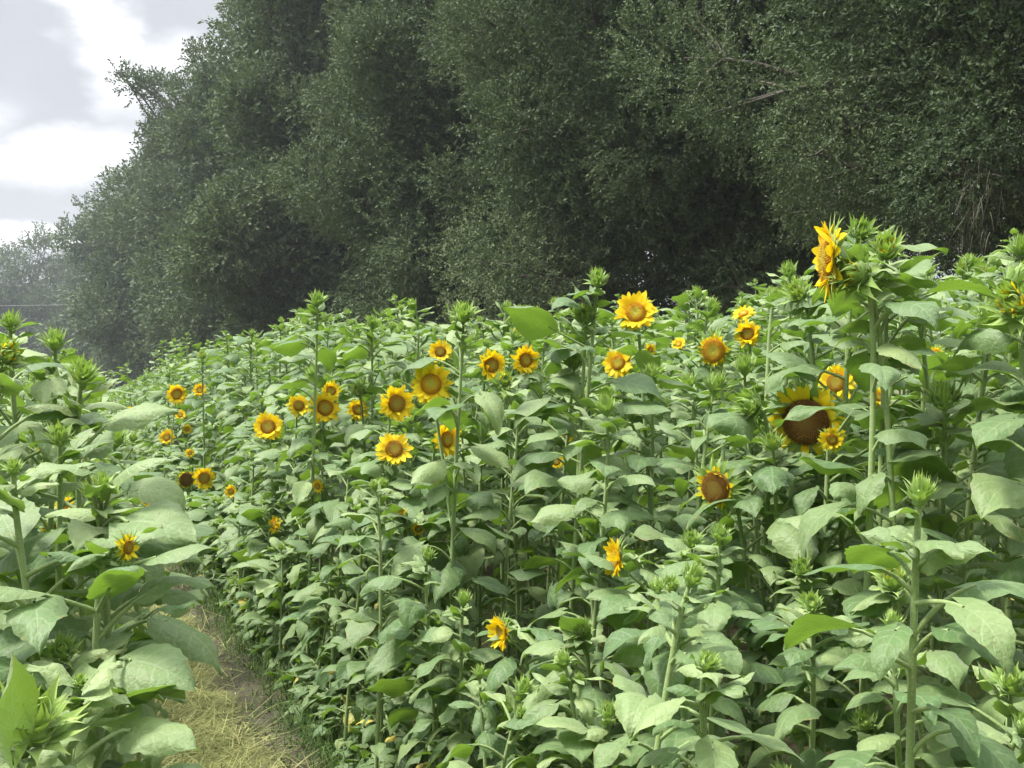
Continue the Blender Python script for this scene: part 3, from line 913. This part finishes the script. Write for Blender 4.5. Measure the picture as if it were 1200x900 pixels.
pa = Acc()
yy = np.concatenate([np.arange(-4, 12, .05), np.arange(12, 60, .5)])
uu = np.linspace(P0 - .25, P1 + .25, 40)
Ug, Yg = np.meshgrid(uu, yy, indexing='ij')
Zg = path_z(Ug, Yg) + rng.normal(0, .004, Ug.shape) + np.abs(rng.normal(0, .014, Ug.shape)) * smooth(.5, .75, Ug)
edge_f = np.minimum(smooth(uu[0], uu[0] + .2, Ug), smooth(uu[-1], uu[-1] - .2, Ug))
Zg = .004 + Zg * edge_f * 1.0 + .004 * edge_f
bendx = np.where(Yg > 12, .0022 * (Yg - 12) ** 2, 0)
d = np.zeros(Ug.shape + (4,)); d[..., 0] = (Ug - P0) / (P1 - P0)
pa.add(np.stack([Ug - SL * Yg + bendx * .2, Yg, np.maximum(Zg, .004)], -1), grid_quads(len(uu), len(yy))[:, ::-1], 0, d)
o = link('path', pa.mesh('path', [mat_path()])); o['kind'] = 'structure'; o['label'] = 'narrow field path of mown straw with a muddy wheel track'


def blades(acc, pos, az, L, W, el, bend, var, n=4):
    K = len(az); t = np.linspace(0, 1, n)
    H = np.stack([np.cos(az), np.sin(az), np.zeros(K)], -1); S = np.stack([-np.sin(az), np.cos(az), np.zeros(K)], -1)
    e = el[:, None] - bend[:, None] * t[None]
    dt = (L / (n - 1))[:, None]
    x = np.concatenate([np.zeros((K, 1)), np.cumsum(np.cos(e[:, :-1]) * dt, 1)], 1)
    z = np.concatenate([np.zeros((K, 1)), np.cumsum(np.sin(e[:, :-1]) * dt, 1)], 1)
    z = np.maximum(z, -pos[:, 2:3] + .006)
    C = pos[:, None] + x[..., None] * H[:, None] + z[..., None] * np.array([0, 0, 1.])
    w = W[:, None] * (1 - t[None] ** 2 * .85)
    Q = np.stack([C - w[..., None] * S[:, None] * .5, C + w[..., None] * S[:, None] * .5], 2)
    d = np.zeros((K, n, 2, 4)); d[..., 0] = t[None, :, None]; d[..., 2] = var[:, None, None]
    acc.add(Q, grid_quads(n, 2, K), 0, d)


sa = Acc()
K = 56000
Y = 2.6 + rng.random(K) ** 1.6 * 18; u = P0 + (P1 - P0) * (rng.beta(1.3, 1.5, K))
dens = np.where(u > .94, .16, np.where(u > .82, .5, 1.0)) * (np.sin(u * 9 + Y * 3) * .3 + .7)
k = rng.random(K) < dens; Y, u = Y[k], u[k]; K = len(Y)
pos = np.stack([u - SL * Y, Y, .012 + np.maximum(path_z(u, Y), 0) + rng.uniform(0, .02, K)], -1)
blades(sa, pos, rng.uniform(0, 6.28, K), rng.uniform(.04, .20, K), rng.uniform(.002, .0055, K), rng.normal(.12, .25, K), rng.normal(.15, .25, K), rng.random(K))
o = link('straw', sa.mesh('straw', [mat_blade('dry_straw', (.15, .185, .045), (.48, .46, .19))]))
o['kind'] = 'stuff'; o['label'] = 'cut dry straw strewn along the path'; o['category'] = 'straw'

ga = Acc()
K = 42000
Y = 2.4 + rng.random(K) ** 1.5 * 22
which = rng.random(K)
u = np.where(which < .74, 1.12 + np.abs(rng.normal(0, .24, K)) - np.abs(rng.normal(0, .13, K)), np.where(which < .85, rng.normal(.35, .3, K), -.1 - np.abs(rng.normal(0, .5, K))))
short = (which >= .74) & (which < .85)
pos = np.stack([u - SL * Y, Y, np.full(K, .01)], -1)
L = np.where(short, rng.uniform(.03, .08, K), rng.uniform(.05, .34, K) * np.clip((u - .92) * 2.6, .25, 1.1))
el = .95 + rng.normal(0, .4, K)
blades(ga, pos, rng.uniform(0, 6.28, K), L, rng.uniform(.003, .007, K), el, rng.uniform(.2, 1.7, K), rng.random(K))
o = link('grass', ga.mesh('grass', [mat_blade('field_grass', (.040, .085, .02), (.12, .19, .045))]))
o['kind'] = 'stuff'; o['label'] = 'green weeds and grass along the foot of the sunflowers'; o['category'] = 'grass'
# low broad-leaved weeds under the outermost sunflowers
wd = Acc(); K = 5200
Y = 2.4 + rng.random(K) ** 1.5 * 20; u = 1.20 + np.abs(rng.normal(0, .22, K)); zz = rng.uniform(.02, .42, K) * np.clip((u - 1.12) * 4, .25, 1)
add_leaves(wd, np.stack([u - SL * Y, Y, zz], -1), rng.normal(3.6, 1.1, K), rng.uniform(.04, .11, K), rng.uniform(.02, .07, K), rng.normal(.6, .3, K), rng.normal(-.1, .4, K), rng.uniform(.3, 1.2, K),
           rng.uniform(.35, .8, K), rng.normal(0, .4, K), rng.uniform(.1, .5, K), rng.uniform(0, .5, K), np.where(rng.random(K) < .04, .9, 0), 2)
o = link('weeds', wd.mesh('weeds', [M_LEAF, M_STEM])); o['kind'] = 'stuff'; o['label'] = 'low leafy weeds under the outermost sunflowers'; o['category'] = 'weeds'
# rough grass beyond the crop, up to the trees
fa = Acc(); K = 9000
Y = rng.uniform(24, 70, K); X = rng.uniform(-.62, .0, K) * Y
blades(fa, np.stack([X, Y, np.zeros(K)], -1), rng.uniform(0, 6.28, K), rng.uniform(.3, .9, K), rng.uniform(.02, .05, K), rng.normal(1.2, .25, K), rng.uniform(.2, 1., K), rng.random(K))
o = link('rough_grass', fa.mesh('rough_grass', [mat_blade('rough_field_grass', (.06, .085, .03), (.16, .19, .07))]))
o['kind'] = 'stuff'; o['label'] = 'rough grass between the crop and the row of oaks'; o['category'] = 'grass'


# ------------------------------------------------------------------ trees
def twig_template(k, n_leaf, length, leaf, width):
    g = np.random.default_rng(100 + k)
    t = np.linspace(.08, 1, n_leaf) + g.normal(0, .03, n_leaf)
    base = np.stack([t * length, g.normal(0, .012, n_leaf), .05 * np.sin(t * 2) * length + g.normal(0, .012, n_leaf)], -1)
    az = g.uniform(0, 6.28, n_leaf); sp = g.uniform(.5, 1.2, n_leaf)
    D = unit(np.stack([np.cos(sp), np.sin(sp) * np.cos(az), np.sin(sp) * np.sin(az)], -1))
    N = unit(np.cross(D, unit(g.normal(0, 1, (n_leaf, 3)) + np.array([0, 0, .6]))))
    S = np.cross(D, N)
    Lf = leaf * g.uniform(.7, 1.25, n_leaf)[:, None]; Wf = width * g.uniform(.8, 1.2, n_leaf)[:, None]
    v = np.stack([base, base + D * Lf * .5 + S * Wf * .5 - N * Lf * .03, base + D * Lf + N * Lf * .1, base + D * Lf * .5 - S * Wf * .5 - N * Lf * .03], 1)
    return v.reshape(-1, 3), np.repeat(g.random(n_leaf), 4)


def scatter_twigs(acc, pos, dirs, scale, tmpl, var0, mat=0):
    n = len(pos)
    D = unit(dirs); r = unit(rng.normal(0, 1, (n, 3)))
    S = unit(np.cross(D, r)); N = np.cross(D, S)
    which = rng.integers(0, len(tmpl), n)
    for w in range(len(tmpl)):
        m = np.where(which == w)[0]
        if not len(m):
            continue
        tv, tvar = tmpl[w]
        tv = tv[None] * scale[m][:, None, None]
        P = pos[m][:, None] + tv[..., :1] * D[m][:, None] + tv[..., 1:2] * S[m][:, None] + tv[..., 2:3] * N[m][:, None]
        d = np.zeros((len(m), tv.shape[1], 4)); d[..., 2] = np.clip(var0[m][:, None] + (tvar[None] - .5) * .8, 0, 1)
        nl = tv.shape[1] // 4
        q = np.arange(len(m) * nl * 4).reshape(-1, 4)
        acc.add(P, q, mat, d)


TM = [twig_template(k, 15, .42, .085, .036) for k in range(5)]
TM_FAR = [twig_template(20 + k, 10, .42, .12, .055) for k in range(4)]


def limb(acc, p0, p1, r0, r1, sag=.0, n=9, sides=7):
    p0, p1 = np.asarray(p0, float), np.asarray(p1, float)
    d = p1 - p0; ln = np.linalg.norm(d)
    a = p0 + d * .33 + rng.normal(0, .06 * ln, 3) + np.array([0, 0, sag * ln]); b = p0 + d * .7 + rng.normal(0, .06 * ln, 3) + np.array([0, 0, sag * ln * .8])
    c = bezier(p0, a, b, p1, n)
    tube(acc, c, np.linspace(r0, r1, n), sides, 0, .5)
    return c


def oak(center, R, H, zb, n_lobes, tw_front, tw_back, scale, label, tm=TM, mat=None, moss=0, group='live oaks in the row behind the field', name='live_oak', cut_front=None, cat='tree', openness=0.0, taper=0.0, branch=()):
    """crown of leafy lobes over an ellipsoidal envelope, widest low down; twigs are densest on the side the field sees"""
    cx, cy = center
    o = thing(name, (cx, cy, 0), label, cat, group)
    # trunk and limbs
    tr = Acc()
    fork = max(1.8, zb + .3)
    tp = limb(tr, (0, 0, -.2), (rng.normal(0, .2), rng.normal(0, .2), fork), .055 * R + .16, .045 * R + .1, 0, 7, 12)
    # flare
    cam = unit(np.array([-cx, -cy, 0.]))
    zc = zb + (H - zb) * .38
    limb(tr, tp[-1], (rng.normal(0, .3), rng.normal(0, .3), fork + (H - fork) * .62), .045 * R + .1, .012 * R, 0, 10, 9)
    supers = []
    tries = 0
    n_super = max(9, n_lobes // 4)
    while len(supers) < n_super and tries < 4000:
        tries += 1
        dv = unit(rng.normal(0, 1, 3))
        if dv[2] < -.8 or (dv @ cam < -.3 and rng.random() < .6):
            continue
        rz = (H - zc) if dv[2] > 0 else (zc - zb)
        rad = R * (1 - taper * max(dv[2], 0))
        p = np.array([dv[0] * rad * .70, dv[1] * rad * .70, zc + dv[2] * rz * .80]) + rng.normal(0, .06 * R, 3)
        sr = R * rng.uniform(.28, .50)
        if all(np.linalg.norm((p - q) / np.array([1, 1, 1.1])) > (sr + s_) * .66 for q, s_ in supers):
            supers.append((p, sr))
    lobes = []
    for p, sr in supers:
        out = unit(p - np.array([0, 0, zc]) + np.array([0, 0, .1]))
        for _ in range(max(3, int(n_lobes / max(1, len(supers))))):
            dv = unit(rng.normal(0, 1, 3) + out * .7)
            lobes.append((p + dv * sr * rng.uniform(.35, .85) * np.array([1, 1, 1.15]), sr * rng.uniform(.38, .58)))
    lobes += [(np.array(q) - np.array([cx, cy, 0.]), q_r) for q, q_r in branch]      # a side branch standing out of the crown
    cr = Acc()
    for p, lr in lobes:
        start = tp[-1] + np.array([0, 0, max(0, min(p[2] * .55 - fork, (H - fork) * .55)) ])
        mid = start + (p - start) * rng.uniform(.35, .5) + np.array([0, 0, .05 * R]) + rng.normal(0, .07 * R, 3)
        limb(tr, start, mid, .020 * R, .013 * R, .08, 6, 6)
        c = limb(tr, mid, p, .013 * R, .004 * R, .05, 7, 5)
        for _ in range(4):
            q = p + unit(rng.normal(0, 1, 3)) * lr * .85
            limb(tr, c[-2], q, .005 * R, .0015 * R, .0, 5, 4)
        out = unit(p - np.array([0, 0, zc]))
        wf = .5 + .5 * max(0, out @ cam + .35)
        n = int((tw_back + (tw_front - tw_back) * min(1, max(0, out @ cam + .45) * 1.2)) * (lr / (R * .28)) ** 2)
        dv = unit(rng.normal(0, 1, (n, 3)) + out * .35 + cam * .25)
        # sub-clumps make the lobe's surface uneven
        sub = unit(rng.normal(0, 1, (11, 3)))
        bump = np.max(np.clip((dv @ sub.T - .72) / .28, 0, 1), 1)
        rr = lr * (.66 + .34 * bump + rng.normal(0, .09, n)) * np.where(rng.random(n) < .2, rng.uniform(.3, .9, n), 1)
        pos = p + dv * rr[:, None] * np.array([1, 1, .85])
        # live-oak sprays lift at the top, hang at the sides
        dirs = dv * .8 + np.array([0, 0, .35]) + rng.normal(0, .45, (n, 3))
        low = pos[:, 2] < zb + .25 * (H - zb)
        dirs[low] += np.array([0, 0, -.7])
        keep = (pos[:, 2] > .25) & ((bump > .12) | (rng.random(n) < .5))
        if openness:
            keep &= rng.random(n) > openness
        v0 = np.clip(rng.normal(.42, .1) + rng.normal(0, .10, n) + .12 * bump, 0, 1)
        scatter_twigs(cr, pos[keep], dirs[keep], scale * rng.uniform(.75, 1.2, keep.sum()), tm, v0[keep])
    # inner filling, sparse
    n = int(len(lobes) * tw_front * (.32 if cy < 40 else .13))
    dv = unit(rng.normal(0, 1, (n, 3))); rr = rng.uniform(.2, .8, n) ** .6
    pos = np.stack([dv[:, 0] * R * rr, dv[:, 1] * R * rr, zc + dv[:, 2] * rr * np.where(dv[:, 2] > 0, H - zc, zc - zb)], -1)
    keep = pos[:, 2] > .4
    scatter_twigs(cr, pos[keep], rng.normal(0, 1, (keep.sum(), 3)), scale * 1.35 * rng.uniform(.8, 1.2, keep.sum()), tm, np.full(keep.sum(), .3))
    link('trunk', tr.mesh('trunk', [M_BARK]), o)
    link('crown', cr.mesh('crown', [mat or M_OAK]), o)
    if moss:
        ma = Acc()
        low = sorted([l for l in lobes if (unit(l[0] - np.array([0, 0, zc])) @ cam) > -.5], key=lambda l: l[0][2])[:moss]
        for p, lr in low:
            for _ in range(4):
                q = p + np.array([rng.normal(0, lr * .6), rng.normal(0, lr * .6), -lr * rng.uniform(.1, .8)])
                K = 60
                pos = q + rng.normal(0, .09, (K, 3)) * np.array([1, 1, 2.2])
                L = rng.uniform(.10, .48, K) * min(1.0, max(.4, q[2] * .35))
                blades(ma, pos, rng.uniform(0, 6.28, K), L, rng.uniform(.005, .012, K), np.full(K, -1.0) + rng.normal(0, .35, K), rng.normal(.4, .5, K), rng.random(K), 5)
        if ma.n:
            mo = link('spanish_moss', ma.mesh('spanish_moss', [M_MOSS]), o)
    return o


OAKS = [
    # px of the crown's left boundary, Y, R, H, zb, lobes, front, back, scale, moss, label
    (868, 12.5, 5.2, 15, 1.7, 130, 1250, 480, .58, 8, 'nearest live oak, its dark crown and hanging moss filling the top right corner'),
    (525, 20.5, 5.3, 18, 1.2, 120, 1050, 330, .77, 5, 'live oak behind the middle of the field, paler bulging left side, second nearest'),
    (372, 28.5, 4.8, 20, 1.1, 100, 880, 110, 1.0, 0, 'live oak with a pale rounded crown edge, third nearest, left of the middle'),
    (262, 38.5, 5.2, 21.5, .8, 90, 720, 100, 1.3, 0, 'live oak fourth in the row, its crown rising out of the top of the picture'),
    (196, 51.0, 6.0, 22.5, .6, 90, 640, 90, 1.58, 0, 'live oak whose upper left edge meets the grey cloud at the top'),
    (146, 66.0, 7.2, 22.5, .5, 80, 540, 75, 1.95, 0, 'live oak with a feathery side branch sticking out against the sky'),
    (116, 84.0, 8.2, 21.5, .4, 70, 380, 60, 2.7, 0, 'live oak below the feathery branch, edge against the lowest white cloud gap'),
    (93, 106., 8.4, 19.5, .3, 60, 330, 60, 3.3, 0, 'smaller looking live oak near the far end of the row, sloping crown'),
    (70, 132., 8.4, 15.5, .3, 50, 280, 50, 4.0, 0, 'last live oak of the row, lowest crown beside the far hazy trees'),
]
for (px, Y, R, H, zb, nl, tf, tb, sc, ms, label) in OAKS:
    cx = (px - 600) / 1200 * Y + R * .95
    oak((cx, Y), R, H, zb, nl, tf, tb, sc, label, tm=TM if Y < 35 else TM_FAR, moss=ms,
        branch=[(to_world(145, 92, 63), .35), (to_world(151, 97, 63), .45), (to_world(160, 96, 63), .55), (to_world(168, 103, 63), .6), (to_world(178, 106, 63.5), .8), (to_world(190, 112, 64), 1.1)] if px == 146 else ())
# oak just off the right-hand side of the row, only its leaves reach into the picture
FARS = [
    (-30, 150, 8, 20.0, 'hazy far tree cut by the left edge of the picture'),
    (8, 158, 7, 22.0, 'hazy far tree with a rounded top behind the upper wire'),
    (42, 152, 6.5, 22.5, 'tallest hazy far tree with pale sky holes, crossed by three wires'),
    (80, 165, 6.0, 22.0, 'thin hazy far tree with a pointed top against the white cloud, next to the oaks'),
]
for (px, Y, R, H, label) in FARS:
    oak(((px - 600) / 1200 * Y, Y), R, H, .5, 40, 130, 40, 3.6, label, tm=TM_FAR, mat=M_FAR, group='hazy trees beyond the field', name='far_tree', openness=.1, taper=.45)

# ------------------------------------------------------------------ overhead wires
WIRES = [(303, 'highest and faintest of the three overhead wires across the far trees'), (328, 'middle one of the three overhead wires across the far trees'), (354, 'lowest and clearest of the three overhead wires across the far trees')]
for py, label in WIRES:
    wa = Acc()
    z = CAMH + (440 - py) / 1200 * 95
    a = np.array([-110, 92, z + 1.3]); b = np.array([-30, 106., z + 1.0])
    t = np.linspace(0, 1, 40)[:, None]
    pts = a + (b - a) * t; pts[:, 2] -= (4 * t * (1 - t))[:, 0] * 1.2
    tube(wa, pts, .016 if py > 340 else .005, 6, 0)
    o = link('overhead_wire', wa.mesh('overhead_wire', [mat_wire()]))
    o['label'] = label; o['category'] = 'power line'; o['group'] = 'overhead wires at the far left'

# ------------------------------------------------------------------ sky, sun, camera
W = bpy.data.worlds.new('World'); scene.world = W; W.use_nodes = True
nt = NT(W.node_tree)
SUN_EL, SUN_AZ = 60.0, -96.0      # azimuth from +Y towards +X: light comes from the left, a little behind the camera
sky = nt.n('ShaderNodeTexSky', sky_type='NISHITA', sun_disc=False, sun_elevation=math.radians(SUN_EL), sun_rotation=math.radians(SUN_AZ))
tc = nt.n('ShaderNodeTexCoord')
sp = nt.n('ShaderNodeSeparateXYZ'); nt.set(sp, 0, tc.outputs['Generated'])
az = nt.math('ARCTAN2', sp.outputs[0], sp.outputs[1])
el = nt.math('ARCSINE', sp.outputs[2])
vec = nt.n('ShaderNodeCombineXYZ'); nt.set(vec, 0, az); nt.set(vec, 1, nt.math('MULTIPLY', el, 2.0))
n1 = nt.noise(6.0, 6.0, vec.outputs[0], .55)
n2 = nt.noise(14.0, 5.0, vec.outputs[0], .5)
n3 = nt.noise(2.2, 5.0, vec.outputs[0], .55)
azw = nt.math('ADD', az, nt.math('MULTIPLY_ADD', n2, .10, -.05))
elw = nt.math('ADD', el, nt.math('MULTIPLY_ADD', n1, .07, -.035))


def gap(px, py, sx, sy, tilt=0.0, soft=.7):
    """a bright break in the cloud deck: an ellipse in azimuth and elevation"""
    a0 = math.atan((px - 600) / 1200); e0 = math.atan((440 - py) / 1200 * math.cos(a0))
    dx = nt.math('SUBTRACT', azw, a0); dy = nt.math('SUBTRACT', elw, e0)
    c, s = math.cos(tilt), math.sin(tilt)
    x = nt.math('ADD', nt.math('MULTIPLY', dx, c), nt.math('MULTIPLY', dy, s))
    y = nt.math('SUBTRACT', nt.math('MULTIPLY', dy, c), nt.math('MULTIPLY', dx, s))
    x = nt.math('DIVIDE', x, sx / 1200); y = nt.math('DIVIDE', y, sy / 1200)
    r = nt.math('SQRT', nt.math('ADD', nt.math('MULTIPLY', x, x), nt.math('MULTIPLY', y, y)))
    return nt.ss(r, 1.0 - soft, 1.0 + soft, 1.0, 0.0)


g = gap(122, 50, 30, 66, .5, .85)
for args in ((75, 181, 74, 19, .12, .8), (30, 275, 58, 17, .05, .5), (150, 90, 26, 22, 0, .8), (400, 60, 200, 26, .1, .5), (-260, 120, 160, 40, .1, .5)):
    g = nt.math('MAXIMUM', g, gap(*args))
general = nt.math('MULTIPLY', nt.ss(n3, .56, .72), nt.ss(nt.math('ABSOLUTE', nt.math('ADD', az, .42)), .12, .4))
g = nt.math('MAXIMUM', g, nt.math('MULTIPLY', general, .7))
grey = nt.mix(n1, rgb(.275, .282, .302), rgb(.365, .37, .388))
cloud = nt.mix(g, grey, rgb(.74, .74, .755))
# an overcast dome is brighter overhead and around the veiled sun than at the horizon
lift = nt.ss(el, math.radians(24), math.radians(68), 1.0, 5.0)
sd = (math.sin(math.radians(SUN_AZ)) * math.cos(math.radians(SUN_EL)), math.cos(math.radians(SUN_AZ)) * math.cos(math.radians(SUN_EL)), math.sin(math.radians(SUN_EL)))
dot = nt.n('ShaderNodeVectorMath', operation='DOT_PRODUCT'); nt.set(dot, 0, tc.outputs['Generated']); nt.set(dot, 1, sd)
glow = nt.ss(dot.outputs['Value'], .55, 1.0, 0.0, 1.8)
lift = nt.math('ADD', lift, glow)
# low sky behind the viewer gets an added dimming, so the foot of the crop stays darker
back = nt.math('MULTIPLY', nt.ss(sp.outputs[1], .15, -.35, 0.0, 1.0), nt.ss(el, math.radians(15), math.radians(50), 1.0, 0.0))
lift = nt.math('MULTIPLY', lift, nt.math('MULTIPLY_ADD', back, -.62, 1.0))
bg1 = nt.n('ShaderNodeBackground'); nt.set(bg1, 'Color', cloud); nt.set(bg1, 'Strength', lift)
bg0 = nt.n('ShaderNodeBackground'); nt.set(bg0, 'Color', sky.outputs[0]); nt.set(bg0, 'Strength', .10)
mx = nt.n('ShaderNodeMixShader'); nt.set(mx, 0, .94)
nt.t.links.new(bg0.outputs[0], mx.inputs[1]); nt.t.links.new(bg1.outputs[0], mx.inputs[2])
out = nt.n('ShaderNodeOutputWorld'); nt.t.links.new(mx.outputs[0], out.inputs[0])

# thin humid air
m, hn = new_mat('humid_air')
pv = hn.n('ShaderNodeVolumePrincipled'); hn.set(pv, 'Color', rgb(.86, .93, .98)); hn.set(pv, 'Density', .0008); hn.set(pv, 'Anisotropy', .2)
ho = hn.n('ShaderNodeOutputMaterial'); hn.t.links.new(pv.outputs[0], ho.inputs['Volume'])
hz = Acc()
c8 = np.array([[x, y, z] for x in (-240, 160) for y in (-60, 230) for z in (-1.5, 32)], float)
hz.add(c8, [[0, 1, 3, 2], [4, 6, 7, 5], [0, 4, 5, 1], [2, 3, 7, 6], [0, 2, 6, 4], [1, 5, 7, 3]])
o = link('haze', hz.mesh('haze', [m])); o['kind'] = 'stuff'; o['label'] = 'thin humid haze softening the far trees'; o['category'] = 'haze'

L = bpy.data.lights.new('sun', 'SUN'); L.energy = 3.1; L.angle = math.radians(11); L.color = (1.0, .955, .88)
so = link('sun', L)
from mathutils import Vector
so.rotation_euler = Vector([-c for c in sd]).to_track_quat('-Z', 'Y').to_euler()
so.location = (-20, -10, 40)

cam = bpy.data.cameras.new('camera'); cam.sensor_width = 36; cam.lens = 36.0; cam.clip_end = 3000; cam.clip_start = .05
co = link('camera', cam); co.location = (0, 0, CAMH)
co.rotation_euler = (math.radians(90) - math.atan(10 / 1200), 0, 0)
scene.camera = co

vs = scene.view_settings
vs.view_transform = 'Standard'; vs.look = 'None'; vs.exposure = 1.12; vs.gamma = 1.0; vs.use_curve_mapping = False
scene.render.engine = 'CYCLES'
cy = scene.cycles
cy.max_bounces = 5; cy.diffuse_bounces = 3; cy.glossy_bounces = 2; cy.transmission_bounces = 3; cy.transparent_max_bounces = 4
cy.caustics_reflective = False; cy.caustics_refractive = False
cy.use_adaptive_sampling = True; cy.adaptive_threshold = .02
cy.sample_clamp_indirect = 6.0
cy.use_denoising = True
try:
    cy.denoiser = 'OPENIMAGEDENOISE'
except Exception:
    pass
